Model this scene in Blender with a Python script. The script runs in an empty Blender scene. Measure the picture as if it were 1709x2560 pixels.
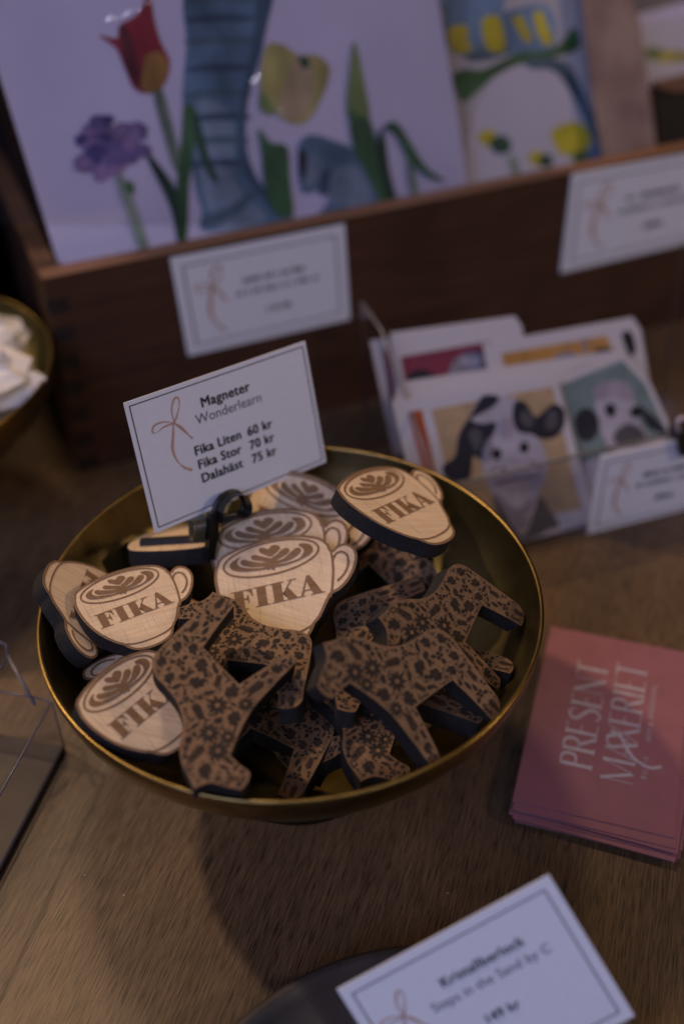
import bpy, math, random
from mathutils import Vector, Matrix
from mathutils.geometry import tessellate_polygon
S = bpy.context.scene
U = 0.0108                      # one modelling unit in metres (about a centimetre)
R_ = math.radians

# ------------------------------------------------------------------ camera
PITCH, ROLL = 0.6938657, -0.0220094
CX = Vector((1.58337, -24.71611, 23.71525))
IW, IH, FL = 1709.0, 2560.0, 40.0
FW = Vector((0, math.cos(PITCH), -math.sin(PITCH)))
UP0 = Vector((0, math.sin(PITCH), math.cos(PITCH))); RT0 = Vector((1, 0, 0))
RT = RT0 * math.cos(ROLL) + UP0 * math.sin(ROLL)
UPV = -RT0 * math.sin(ROLL) + UP0 * math.cos(ROLL)
FPX = FL * IH / 36.0
cam_d = bpy.data.cameras.new('camera'); cam = bpy.data.objects.new('camera', cam_d)
S.collection.objects.link(cam)
m = Matrix((RT, UPV, -FW)).transposed().to_4x4(); m.translation = CX * U
cam.matrix_world = m
cam_d.sensor_fit = 'VERTICAL'; cam_d.sensor_height = 36; cam_d.lens = FL
cam_d.clip_start = 0.01; cam_d.clip_end = 50
cam_d.dof.use_dof = True
cam_d.dof.focus_distance = (Vector((-0.9, -0.6, 0.6)) - CX).dot(FW) * U
cam_d.dof.aperture_fstop = 4.0
S.camera = cam

# ------------------------------------------------------------------ world, lamps, exposure
w = bpy.data.worlds.new('World'); S.world = w; w.use_nodes = True
w.node_tree.nodes['Background'].inputs[0].default_value = (0.30, 0.33, 0.52, 1)
w.node_tree.nodes['Background'].inputs[1].default_value = 0.045
S.view_settings.view_transform = 'Standard'; S.view_settings.look = 'None'
S.view_settings.gamma = 1; S.view_settings.exposure = 0
S.view_settings.use_curve_mapping = False

def lamp(name, pos, target, power, size, col, shape='DISK', size_y=None):
    d = bpy.data.lights.new(name, 'AREA'); d.energy = power; d.color = col; d.shape = shape
    d.size = size
    if size_y: d.size_y = size_y
    o = bpy.data.objects.new(name, d); S.collection.objects.link(o)
    o.location = Vector(pos) * U
    o.rotation_euler = (Vector(target) - Vector(pos)).to_track_quat('-Z', 'Y').to_euler()
    return o
# warm ceiling spots behind the counter and a cool shop window on the viewer's left
lamp('ceiling_spot', (-92, 60, 130), (0, 0, -5), 14.5, 0.09, (1.0, 0.70, 0.42))
lamp('ceiling_spot', (-22, 78, 150), (0, 0, -5), 6.0, 0.26, (1.0, 0.70, 0.42))
lamp('ceiling_spot', (125, -15, 68), (2, 2, -5), 4.5, 0.14, (1.0, 0.68, 0.40))
lamp('streak_lamp', (-130, 46, 36), (0, 2, -2), 1.6, 0.12, (1.0, 0.68, 0.36))  # added low lamp for a warm streak on the bowl's inner wall
GLINT_POS = Vector((62, -92, 95))
lamp('glint_lamp', GLINT_POS, (0, 10, 0), 1.5, 0.13, (0.95, 0.92, 1.0))  # added lamp, placed to raise glints on the poster sleeve
lamp('window_light', (-60, -110, 105), (0, 5, 0), 13.5, 0.9, (0.50, 0.57, 1.0), 'RECTANGLE', 0.8)

# ------------------------------------------------------------------ mesh builder
def at(px, py, P, n):
    d = FW + RT * ((px - IW / 2) / FPX) + UPV * (-(py - IH / 2) / FPX)
    t = (Vector(P) - CX).dot(n) / d.dot(n)
    return CX + d * t

class MB:
    def __init__(s): s.v = []; s.f = []; s.m = []; s.sm = []
    def face(s, idx, mat=0, smooth=False): s.f.append(tuple(idx)); s.m.append(mat); s.sm.append(smooth)
    def add(s, pts): b = len(s.v); s.v += [Vector(p) for p in pts]; return b
    def fill(s, pts2, pts3, mat=0, flip=False):
        b = s.add(pts3)
        for t in tessellate_polygon([[Vector((p[0], p[1], 0)) for p in pts2]]):
            a, c, d = t
            x = (pts2[c][0]-pts2[a][0])*(pts2[d][1]-pts2[a][1])-(pts2[c][1]-pts2[a][1])*(pts2[d][0]-pts2[a][0])
            if (x < 0) != flip: a, d = d, a
            s.face((b+a, b+c, b+d), mat)
    def poly(s, pts, z=0, mat=0): s.fill(pts, [(p[0], p[1], z) for p in pts], mat)
    def slab(s, pts, z0, z1, mat=0, side=1, bev=0.0):
        if sum(pts[i][0]*pts[(i+1) % len(pts)][1]-pts[(i+1) % len(pts)][0]*pts[i][1] for i in range(len(pts))) < 0: pts = pts[::-1]
        s.poly(pts, z1, mat)
        b = s.add([(p[0], p[1], z0) for p in pts]); s.poly_back(pts, z0, mat)
        t = s.add([(p[0], p[1], z1) for p in pts]); n = len(pts)
        for i in range(n):
            j = (i+1) % n; s.face((b+i, b+j, t+j, t+i), side)
    def poly_back(s, pts, z, mat): s.fill(pts, [(p[0], p[1], z) for p in pts], mat, True)
    def ribbon(s, path, wd, z=0, mat=0, closed=False):
        n = len(path); L = []; Rr = []
        for i in range(n):
            if closed: a, b = path[i-1], path[(i+1) % n]
            else: a, b = path[max(i-1, 0)], path[min(i+1, n-1)]
            d = Vector((b[0]-a[0], b[1]-a[1])); d = d.normalized() if d.length > 1e-9 else Vector((1, 0))
            ww = wd[i] if isinstance(wd, (list, tuple)) else wd
            q = Vector((-d.y, d.x))*ww/2; p = Vector(path[i][:2]); L.append(p+q); Rr.append(p-q)
        a = s.add([(p.x, p.y, z) for p in L]); b = s.add([(p.x, p.y, z) for p in Rr])
        for i in range(n if closed else n-1):
            j = (i+1) % n; s.face((b+i, b+j, a+j, a+i), mat)
    def box(s, a, b, mat=0):
        x0, y0, z0 = a; x1, y1, z1 = b
        k = s.add([(x0,y0,z0),(x1,y0,z0),(x1,y1,z0),(x0,y1,z0),(x0,y0,z1),(x1,y0,z1),(x1,y1,z1),(x0,y1,z1)])
        for f in ((0,3,2,1),(4,5,6,7),(0,1,5,4),(1,2,6,5),(2,3,7,6),(3,0,4,7)): s.face([k+i for i in f], mat)
    def prism3(s, pts3, n, th, mat=0, side=None):
        """planar 3d polygon (front) with thickness th behind it; n faces the front"""
        n = Vector(n).normalized(); o = Vector(pts3[0]); ex = (Vector(pts3[1])-o).normalized(); ey = n.cross(ex)
        p2 = [((Vector(p)-o).dot(ex), (Vector(p)-o).dot(ey)) for p in pts3]
        if sum(p2[i][0]*p2[(i+1) % len(p2)][1]-p2[(i+1) % len(p2)][0]*p2[i][1] for i in range(len(p2))) < 0:
            p2 = p2[::-1]; pts3 = pts3[::-1]
        s.fill(p2, pts3, mat); bk = [Vector(p)-n*th for p in pts3]; s.fill(p2, bk, mat, True)
        a = s.add(bk); b = s.add(pts3); k = len(pts3)
        for i in range(k):
            j = (i+1) % k; s.face((a+i, a+j, b+j, b+i), mat if side is None else side)
    def lathe(s, prof, c=(0, 0), n=96, mat=0, mats=None):
        b = len(s.v)
        for r, z in prof:
            for k in range(n):
                a = 2*math.pi*k/n; s.v.append(Vector((c[0]+r*math.cos(a), c[1]+r*math.sin(a), z)))
        for i in range(len(prof)-1):
            for k in range(n):
                j = (k+1) % n
                s.face((b+i*n+k, b+i*n+j, b+(i+1)*n+j, b+(i+1)*n+k), mats[i] if mats else mat, True)
    def tube(s, path, r, n=10, mat=0):
        b = len(s.v)
        for i, p in enumerate(path):
            p = Vector(p); d = (Vector(path[min(i+1, len(path)-1)])-Vector(path[max(i-1, 0)])).normalized()
            x = d.cross(Vector((0, 0, 1)) if abs(d.z) < .9 else Vector((1, 0, 0))).normalized(); y = d.cross(x)
            for k in range(n):
                a = 2*math.pi*k/n; s.v.append(p+(x*math.cos(a)+y*math.sin(a))*r)
        for i in range(len(path)-1):
            for k in range(n):
                j = (k+1) % n; s.face((b+i*n+k, b+i*n+j, b+(i+1)*n+j, b+(i+1)*n+k), mat, True)
        s.face([b+k for k in range(n)][::-1], mat); s.face([b+(len(path)-1)*n+k for k in range(n)], mat)
    def text(s, txt, size, x, y, z=0, mat=0, bold=0.0, align='LEFT', ang=0, spacing=1.0):
        cu = bpy.data.curves.new('t', 'FONT'); cu.body = txt; cu.size = size; cu.align_x = align
        cu.space_character = spacing+(.06 if bold else 0); cu.resolution_u = 3
        o = bpy.data.objects.new('t', cu); S.collection.objects.link(o)
        me = o.to_mesh(); ca, sa = math.cos(ang), math.sin(ang)
        offs = [(0, 0)] if not bold else [(0, 0), (bold, bold*.6), (-bold, -bold*.6), (bold, -bold*.6), (-bold, bold*.6)]
        for i, (ox, oy) in enumerate(offs):
            b = len(s.v)
            for v in me.vertices: s.v.append(Vector((x+ox+v.co.x*ca-v.co.y*sa, y+oy+v.co.x*sa+v.co.y*ca, z+.0025*i)))
            for p in me.polygons: s.face([b+k for k in p.vertices], mat)
        o.to_mesh_clear(); bpy.data.objects.remove(o); bpy.data.curves.remove(cu)
    def build(s, name, mats, parent=None, M=None):
        me = bpy.data.meshes.new(name)
        me.from_pydata([v*U for v in s.v], [], s.f)
        for mt in (mats if isinstance(mats, (list, tuple)) else [mats]): me.materials.append(mt)
        for p, mi, sm in zip(me.polygons, s.m, s.sm): p.material_index = mi; p.use_smooth = sm
        me.validate(); me.update()
        o = bpy.data.objects.new(name, me); S.collection.objects.link(o)
        if parent: o.parent = parent
        if M is not None: o.matrix_local = M
        return o

def bez(pts, closed=True, n=5):
    """Catmull-Rom through the points"""
    out = []; N = len(pts)
    for i in range(N if closed else N-1):
        g = (lambda k: pts[k % N]) if closed else (lambda k: pts[min(max(k, 0), N-1)])
        p0, p1, p2, p3 = g(i-1), g(i), g(i+1), g(i+2)
        for k in range(n):
            t = k/n
            out.append(tuple(0.5*((2*p1[c])+(-p0[c]+p2[c])*t+(2*p0[c]-5*p1[c]+4*p2[c]-p3[c])*t*t+(-p0[c]+3*p1[c]-3*p2[c]+p3[c])*t**3) for c in (0, 1)))
    if not closed: out.append(tuple(pts[-1][:2]))
    return out

def tag(o, label=None, cat=None, group=None, kind=None):
    if label: o['label'] = label
    if cat: o['category'] = cat
    if group: o['group'] = group
    if kind: o['kind'] = kind
    return o
def empty(name, loc=(0, 0, 0)):
    o = bpy.data.objects.new(name, None); S.collection.objects.link(o); o.location = Vector(loc)*U
    o.empty_display_size = 0.01; return o
def pose(v):
    rv = Vector(v[3:]); a = rv.length
    M = Matrix.Rotation(a, 4, rv) if a > 1e-6 else Matrix.Identity(4)
    M.translation = Vector(v[:3])*U; return M
def posen(t, n, az):
    n = Vector(n).normalized(); x = Vector((math.cos(R_(az)), math.sin(R_(az)), 0)); x = (x-n*x.dot(n)).normalized(); y = n.cross(x)
    M = Matrix((x, y, n)).transposed().to_4x4(); M.translation = Vector(t)*U; return M

# ------------------------------------------------------------------ materials
def mat(name, col, rough=0.6, metal=0.0, spec=0.5, coat=0.0):
    m = bpy.data.materials.new(name); m.use_nodes = True; b = m.node_tree.nodes['Principled BSDF']
    b.inputs['Base Color'].default_value = (*col, 1); b.inputs['Roughness'].default_value = rough
    b.inputs['Metallic'].default_value = metal; b.inputs['Specular IOR Level'].default_value = spec
    b.inputs['Coat Weight'].default_value = coat
    return m, m.node_tree, b
def nd(t, typ, **k):
    n = t.nodes.new(typ)
    for a, v in k.items(): setattr(n, a, v)
    return n
def grained(name, c1, c2, rough, scale=(1, 1, 1), rot=0, nscale=400, detail=6, bump=0.0, pores=None, objrand=False, spec=0.4, tone=None):
    """wood: noise stretched along the local y axis"""
    m, t, b = mat(name, c1, rough, spec=spec); L = t.links.new
    tc = nd(t, 'ShaderNodeTexCoord'); mp = nd(t, 'ShaderNodeMapping'); mp.vector_type = 'TEXTURE'
    mp.inputs['Scale'].default_value = scale; mp.inputs['Rotation'].default_value = (0, 0, rot)
    L(tc.outputs['Object'], mp.inputs['Vector'])
    if objrand:
        oi = nd(t, 'ShaderNodeObjectInfo'); ml = nd(t, 'ShaderNodeMath', operation='MULTIPLY'); ml.inputs[1].default_value = 2.2
        cb = nd(t, 'ShaderNodeCombineXYZ'); L(oi.outputs['Random'], ml.inputs[0]); L(ml.outputs[0], cb.inputs['Z']); L(cb.outputs[0], mp.inputs['Rotation'])
    n1 = nd(t, 'ShaderNodeTexNoise'); n1.inputs['Scale'].default_value = nscale; n1.inputs['Detail'].default_value = detail; n1.inputs['Roughness'].default_value = .65
    L(mp.outputs[0], n1.inputs['Vector'])
    cr = nd(t, 'ShaderNodeValToRGB'); cr.color_ramp.elements[0].position = .3; cr.color_ramp.elements[1].position = .7
    cr.color_ramp.elements[0].color = (*c1, 1); cr.color_ramp.elements[1].color = (*c2, 1)
    L(n1.outputs['Fac'], cr.inputs[0]); out = cr.outputs[0]
    if tone:
        n2 = nd(t, 'ShaderNodeTexNoise'); n2.inputs['Scale'].default_value = tone[0]; n2.inputs['Detail'].default_value = 4
        mp2 = nd(t, 'ShaderNodeMapping'); mp2.vector_type = 'TEXTURE'; mp2.inputs['Scale'].default_value = (1, 2.6, 1); mp2.inputs['Rotation'].default_value = (0, 0, rot)
        L(tc.outputs['Object'], mp2.inputs['Vector']); L(mp2.outputs[0], n2.inputs['Vector'])
        mx = nd(t, 'ShaderNodeMix', data_type='RGBA', blend_type='MULTIPLY'); mx.inputs[0].default_value = 1
        c2r = nd(t, 'ShaderNodeValToRGB'); c2r.color_ramp.elements[0].position = .32; c2r.color_ramp.elements[1].position = .68
        c2r.color_ramp.elements[0].color = (*tone[1], 1); c2r.color_ramp.elements[1].color = (*tone[2], 1)
        L(n2.outputs['Fac'], c2r.inputs[0]); L(out, mx.inputs[6]); L(c2r.outputs[0], mx.inputs[7]); out = mx.outputs[2]
    if pores:
        n3 = nd(t, 'ShaderNodeTexNoise'); n3.inputs['Scale'].default_value = pores[0]; n3.inputs['Detail'].default_value = 3
        mp3 = nd(t, 'ShaderNodeMapping'); mp3.vector_type = 'TEXTURE'; mp3.inputs['Scale'].default_value = pores[1]; mp3.inputs['Rotation'].default_value = (0, 0, rot)
        L(tc.outputs['Object'], mp3.inputs['Vector']); L(mp3.outputs[0], n3.inputs['Vector'])
        c3 = nd(t, 'ShaderNodeValToRGB'); c3.color_ramp.elements[0].position = pores[2]; c3.color_ramp.elements[1].position = pores[2]+.08
        k = pores[3]; c3.color_ramp.elements[0].color = (k, k, k, 1); c3.color_ramp.elements[1].color = (1, 1, 1, 1)
        mx = nd(t, 'ShaderNodeMix', data_type='RGBA', blend_type='MULTIPLY'); mx.inputs[0].default_value = 1
        L(n3.outputs['Fac'], c3.inputs[0]); L(out, mx.inputs[6]); L(c3.outputs[0], mx.inputs[7]); out = mx.outputs[2]
    L(out, b.inputs['Base Color'])
    if bump:
        bp = nd(t, 'ShaderNodeBump'); bp.inputs['Strength'].default_value = bump; bp.inputs['Distance'].default_value = .0002
        L(n1.outputs['Fac'], bp.inputs['Height']); L(bp.outputs[0], b.inputs['Normal'])
    return m
def mottled(name, c1, c2, rough=.6, scale=60, spec=.4, coat=0, metal=0, stretch=(1, 1, 1), bump=0, waves=0):
    m, t, b = mat(name, c1, rough, metal, spec, coat); L = t.links.new
    tc = nd(t, 'ShaderNodeTexCoord'); mp = nd(t, 'ShaderNodeMapping'); mp.vector_type = 'TEXTURE'; mp.inputs['Scale'].default_value = stretch
    n1 = nd(t, 'ShaderNodeTexNoise'); n1.inputs['Scale'].default_value = scale; n1.inputs['Detail'].default_value = 5
    L(tc.outputs['Object'], mp.inputs[0]); L(mp.outputs[0], n1.inputs['Vector'])
    cr = nd(t, 'ShaderNodeValToRGB'); cr.color_ramp.elements[0].position = .35; cr.color_ramp.elements[1].position = .65
    cr.color_ramp.elements[0].color = (*c1, 1); cr.color_ramp.elements[1].color = (*c2, 1)
    L(n1.outputs['Fac'], cr.inputs[0]); L(cr.outputs[0], b.inputs['Base Color'])
    if bump:
        bp = nd(t, 'ShaderNodeBump'); bp.inputs['Strength'].default_value = bump; bp.inputs['Distance'].default_value = .0004
        L(n1.outputs['Fac'], bp.inputs['Height']); L(bp.outputs[0], b.inputs['Normal'])
    if waves and coat:
        n2 = nd(t, 'ShaderNodeTexNoise'); n2.inputs['Scale'].default_value = 22; n2.inputs['Detail'].default_value = 3; n2.inputs['Distortion'].default_value = 1.0
        L(tc.outputs['Object'], n2.inputs['Vector'])
        bp = nd(t, 'ShaderNodeBump'); bp.inputs['Strength'].default_value = waves; bp.inputs['Distance'].default_value = .004
        L(n2.outputs['Fac'], bp.inputs['Height']); L(bp.outputs[0], b.inputs['Coat Normal']); b.inputs['Coat Roughness'].default_value = .05
    return m

TAB_ROT = -R_(18)
M_table = grained('oak_veneer', (.090, .056, .031), (.200, .132, .076), .40, (1, 36, 1), TAB_ROT, 1500, 9, .35,
                  pores=(3600, (1, 30, 1), .41, .38), tone=(16, (.62, .58, .55), (1.12, 1.05, .96)))
M_birch = grained('birch_plywood', (.60, .435, .285), (.78, .60, .41), .55, (1, 22, 1), 0, 1100, 6, .2, objrand=True, pores=(1800, (1, 26, 1), .34, .78), tone=(70, (.9, .88, .86), (1.05, 1.03, 1.0)))
M_burn = grained('laser_burnt_birch', (.17, .088, .040), (.25, .14, .070), .7, (1, 22, 1), 0, 1100, 5, 0, objrand=True)
M_char = mottled('charred_mdf_edge', (.009, .008, .008), (.024, .021, .020), .8, 1500, .35, stretch=(1, 1, 1), bump=.3)
M_walnut = grained('walnut_veneer', (.145, .076, .038), (.225, .126, .064), .6, (1, 18, 1), 0, 1200, 6, .2, objrand=True, pores=(1500, (1, 24, 1), .4, .7))
M_wburn = mottled('laser_burnt_walnut', (.016, .009, .006), (.034, .020, .013), .85, 900)
M_brass = mottled('brushed_brass', (.20, .135, .042), (.30, .205, .075), .33, 90, .5, metal=1.0, stretch=(1, 1, .2))
M_brass_in = mottled('tarnished_brass_inside', (.16, .13, .058), (.27, .215, .095), .38, 60, .5, metal=1.0)
M_brass_in.node_tree.nodes['Principled BSDF'].inputs['Roughness'].default_value = .38
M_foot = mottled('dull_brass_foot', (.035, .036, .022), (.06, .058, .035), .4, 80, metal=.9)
M_magnet = mottled('black_magnet', (.012, .013, .018), (.022, .023, .030), .5, 300)
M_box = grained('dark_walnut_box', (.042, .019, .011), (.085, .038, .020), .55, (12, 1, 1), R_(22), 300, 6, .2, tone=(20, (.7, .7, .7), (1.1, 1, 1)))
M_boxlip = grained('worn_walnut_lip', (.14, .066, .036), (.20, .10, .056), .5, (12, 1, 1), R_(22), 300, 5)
M_joint_shade = mottled('dark_joint_and_shade', (.012, .008, .008), (.020, .012, .010), .7, 200)  # also the shade colour of the box opening and the added dark box
M_paper = mottled('white_card', (.68, .69, .76), (.70, .71, .78), .6, 300)
M_paper2 = mottled('soft_white_paper', (.60, .57, .56), (.72, .69, .68), .7, 40)
M_ink, _, _ = mat('black_ink', (.012, .012, .018), .6)
M_ink2, _, _ = mat('grey_ink', (.06, .06, .09), .6)
M_gold = mottled('pink_gold_print', (.42, .25, .17), (.52, .33, .23), .45, 200)
M_pinkp = mottled('pink_card', (.235, .088, .104), (.265, .10, .118), .5, 100, spec=.5)
M_pinke = mottled('pink_card_edge', (.16, .07, .09), (.34, .18, .21), .7, 900, stretch=(30, 30, 1))
M_silver = mottled('silver_foil', (.42, .36, .42), (.50, .45, .50), .4, 200, metal=.3)
M_black, _, _ = mat('black_band', (.006, .006, .006), .35)
M_dish = mottled('dark_stoneware', (.030, .025, .024), (.050, .040, .036), .5, 90, bump=.1)
M_floor, _, _ = mat('dark_floor', (.02, .016, .014), .9)

def acrylic(name, tint=(.9, .92, .97), gl=.12):
    m = bpy.data.materials.new(name); m.use_nodes = True; t = m.node_tree; L = t.links.new
    b = t.nodes['Principled BSDF']; t.nodes.remove(b); out = t.nodes['Material Output']
    tr = nd(t, 'ShaderNodeBsdfTransparent'); tr.inputs[0].default_value = (*tint, 1)
    gs = nd(t, 'ShaderNodeBsdfGlossy'); gs.inputs['Roughness'].default_value = .06; gs.inputs[0].default_value = (.9, .9, 1, 1)
    lw = nd(t, 'ShaderNodeLayerWeight'); lw.inputs[0].default_value = .5; pw = nd(t, 'ShaderNodeMath', operation='POWER'); pw.inputs[1].default_value = 4
    ml = nd(t, 'ShaderNodeMath', operation='MULTIPLY_ADD'); ml.inputs[1].default_value = .5; ml.inputs[2].default_value = .025 if name != 'glint_tilted_sleeve' else gl
    mx = nd(t, 'ShaderNodeMixShader'); L(lw.outputs['Facing'], pw.inputs[0]); L(pw.outputs[0], ml.inputs[0]); L(ml.outputs[0], mx.inputs[0]); L(tr.outputs[0], mx.inputs[1]); L(gs.outputs[0], mx.inputs[2]); L(mx.outputs[0], out.inputs[0])
    return m
M_acr = acrylic('clear_acrylic', (.97, .97, .985)); 
M_acre, _, _ = mat('frosted_acrylic_edge', (.17, .16, .17), .35)
M_acrb, _, _ = mat('bluish_acrylic_edge', (.06, .065, .12), .25)

# ------------------------------------------------------------------ table and room dark
TZ = -7.3
tb = MB(); tb.box((-60, -60, TZ-3), (70, 75, TZ)); tag(tb.build('table_top', M_table), kind='structure')
fl = MB(); fl.box((-400, -300, -80), (400, 500, -79)); tag(fl.build('floor', M_floor), kind='structure')
bw = MB(); bw.box((-400, 330, -79), (400, 334, 220)); tag(bw.build('back_wall', mottled('dim_shop_wall', (.10, .085, .08), (.13, .11, .11), .8, 3)), kind='structure')

# ------------------------------------------------------------------ bowl
def bowl(name, cx, cy, R, label, filled=True):
    root = empty(name, (cx, cy, TZ)); k = R/7.5
    M = Matrix.Translation((0, 0, -TZ*U))
    q = MB()
    inn = [(.001, -3.72), (1.5, -3.70), (3, -3.58), (4.5, -3.18), (5.6, -2.58), (6.4, -1.9), (6.95, -1.2), (7.25, -.6), (7.38, -.05)]
    rim = [(7.40, .0), (7.50, .0), (7.52, -.06)]
    outr = [(7.47, -.45), (7.30, -1.0), (6.9, -1.65), (6.2, -2.4), (5.2, -3.1), (4.0, -3.6), (2.9, -3.85), (2.0, -3.95)]
    pr = [(r*k, z) for r, z in inn+rim+outr]
    mats = [1]*(len(inn)-1)+[0]*(len(rim)+len(outr))
    q.lathe(pr, n=160, mats=mats); q.build('basin', [M_brass, M_brass_in], root, M)
    f = MB(); f.lathe([(1.9*k, -3.9), (1.7*k, -4.6), (1.9*k, -5.6), (2.5*k, -6.6), (3.05*k, -7.1), (3.1*k, -7.28), (.001, -7.28)], n=96)
    f.build('foot', M_foot, root, M)
    return tag(root, label, 'bowl')
bowl('brass_bowl', 0, 0, 7.5, 'round brass footed bowl full of wooden cup and horse magnets')

# ------------------------------------------------------------------ cup magnets
def S2(pts, s): return [(x*s, y*s) for x, y in pts]
O4 = (605., 308.)
def cv(p):   # drawing space of the front cup -> template units
    x, y = p[0]-O4[0], p[1]-O4[1]; a = (x*.99-y*.15)/.993; b = (x*.276+y*.961)/.993
    return (a/1165., -b*1.1/1165.)
CUP = [(-.45,-.06),(-.487,.05),(-.485,.2),(-.455,.35),(-.40,.48),(-.32,.60),(-.262,.655),(-.235,.70),(-.19,.75),(-.11,.785),(0,.797),(.11,.785),(.19,.75),(.235,.70),(.262,.655),(.32,.60),(.40,.48),(.44,.435),
       (.52,.405),(.60,.34),(.67,.24),(.70,.14),(.68,.06),(.62,.015),(.555,.02),(.503,.05),(.485,-.01),(.44,-.075),(.36,-.12),(.22,-.163),(0,-.185),(-.22,-.165),(-.36,-.13),(-.42,-.10)]
CUP = [(a, -b) for a, b in CUP]
ART = [[(600,295),(545,278),(505,262),(490,240),(500,215),(535,210),(580,220),(600,195),(630,177),(670,178),(690,200),(675,230),(640,265)],
 [(610,316),(560,303),(520,297),(450,285),(422,300),(420,325),(450,340),(530,345),(600,352)],
 [(590,354),(500,357),(400,348),(350,337),(320,352),(318,380),(350,400),(430,407),(520,397),(600,388)],
 [(325,313),(270,340),(225,380),(215,420),(250,450),(330,457),(430,447),(530,427),(600,405),(570,402),(450,417),(350,417),(300,402),(283,370),(300,338)],
 [(612,308),(660,270),(700,228),(740,202),(775,208),(773,238),(730,277),(670,317),(630,342)],
 [(630,346),(720,308),(790,242),(840,198),(880,197),(885,226),(840,277),(770,322),(700,347),(640,366)],
 [(640,374),(740,350),(820,322),(880,288),(910,240),(912,203),(865,163),(900,148),(960,150),(993,175),(995,220),(950,265),(860,320),(760,365),(655,393)],
 [(560,348),(610,318),(645,335),(662,365),(642,395),(635,425),(600,412),(577,427),(555,410),(538,392)]]
def letters():
    """FIKA in a fat-face roman, cap height 1, returns polygons"""
    t = .045; out = []
    def rect(x0, y0, x1, y1, x=0): out.append([(x+x0, y0), (x+x1, y0), (x+x1, y1), (x+x0, y1)])
    # F
    out.append([(0,1),(1.0,1),(1.0,.60),(.955,.60),(.90,.80),(.72,.93),(.56,.95),(.56,.53),(.66,.51),(.73,.44),(.76,.30),(.80,.30),(.80,.74),(.76,.74),(.73,.62),(.66,.55),(.56,.53+.02),(.56,t),(.72,t),(.72,0),(0,0),(0,t),(.13,t),(.13,1-t),(0,1-t)])
    out[-1] = [(0,1),(1.0,1),(1.0,.60),(.955,.60),(.90,.80),(.72,.93),(.56,.95),(.56,.545),(.66,.56),(.73,.62),(.76,.74),(.80,.74),(.80,.30),(.76,.30),(.73,.43),(.66,.49),(.56,.505),(.56,t),(.72,t),(.72,0),(0,0),(0,t),(.13,t),(.13,1-t),(0,1-t)]
    x = 1.06
    out.append([(x+a, b) for a, b in [(0,1),(.70,1),(.70,1-t),(.565,1-t),(.565,t),(.70,t),(.70,0),(0,0),(0,t),(.135,t),(.135,1-t),(0,1-t)]])
    x = 1.82
    out.append([(x+a, b) for a, b in [(0,1),(.68,1),(.68,1-t),(.555,1-t),(.555,.44),(1.0,1-t),(.86,1-t),(.86,1),(1.26,1),(1.26,1-t),(1.08,1-t),(.78,.63),(1.20,t),(1.32,t),(1.32,0),(.68,0),(.68,t),(.73,t),(.555,.36),(.555,t),(.66,t),(.66,0),(0,0),(0,t),(.13,t),(.13,1-t),(0,1-t)]])
    out[-1] = [(x+a, b) for a, b in [(0,1),(.68,1),(.68,1-t),(.555,1-t),(.555,.40),(1.02,1-t),(.88,1-t),(.88,1),(1.28,1),(1.28,1-t),(1.10,1-t),(.80,.64),(1.20,t),(1.32,t),(1.32,0),(.68,0),(.68,t),(.76,t),(.50,.50-.02),(.555,.36),(.555,t),(.68,t),(.68,0),(0,0),(0,t),(.13,t),(.13,1-t),(0,1-t)]]
    out.pop()
    out.append([(x+a, b) for a, b in [(0,1),(.68,1),(.68,1-t),(.555,1-t),(.555,t),(.66,t),(.66,0),(0,0),(0,t),(.13,t),(.13,1-t),(0,1-t)]])
    out.append([(x+a, b) for a, b in [(.565,.37),(1.00,1-t),(.86,1-t),(.86,1),(1.28,1),(1.28,1-t),(1.08,1-t),(.81,.70),(1.22,t),(1.34,t),(1.34,0),(.70,0),(.70,t),(.80,t),(.60,.46)]])
    x = 3.10
    out.append([(x+a, b) for a, b in [(.50,1.02),(.64,1.02),(1.10,t),(1.22,t),(1.22,0),(.56,0),(.56,t),(.68,t),(.60,.26),(.30,.26),(.19,t),(.30,t),(.30,0),(-.04,0),(-.04,t),(.10,t)]])
    hole = [(x+a, b) for a, b in [(.315,.305),(.58,.305),(.455,.68)]]
    return out, hole
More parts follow.
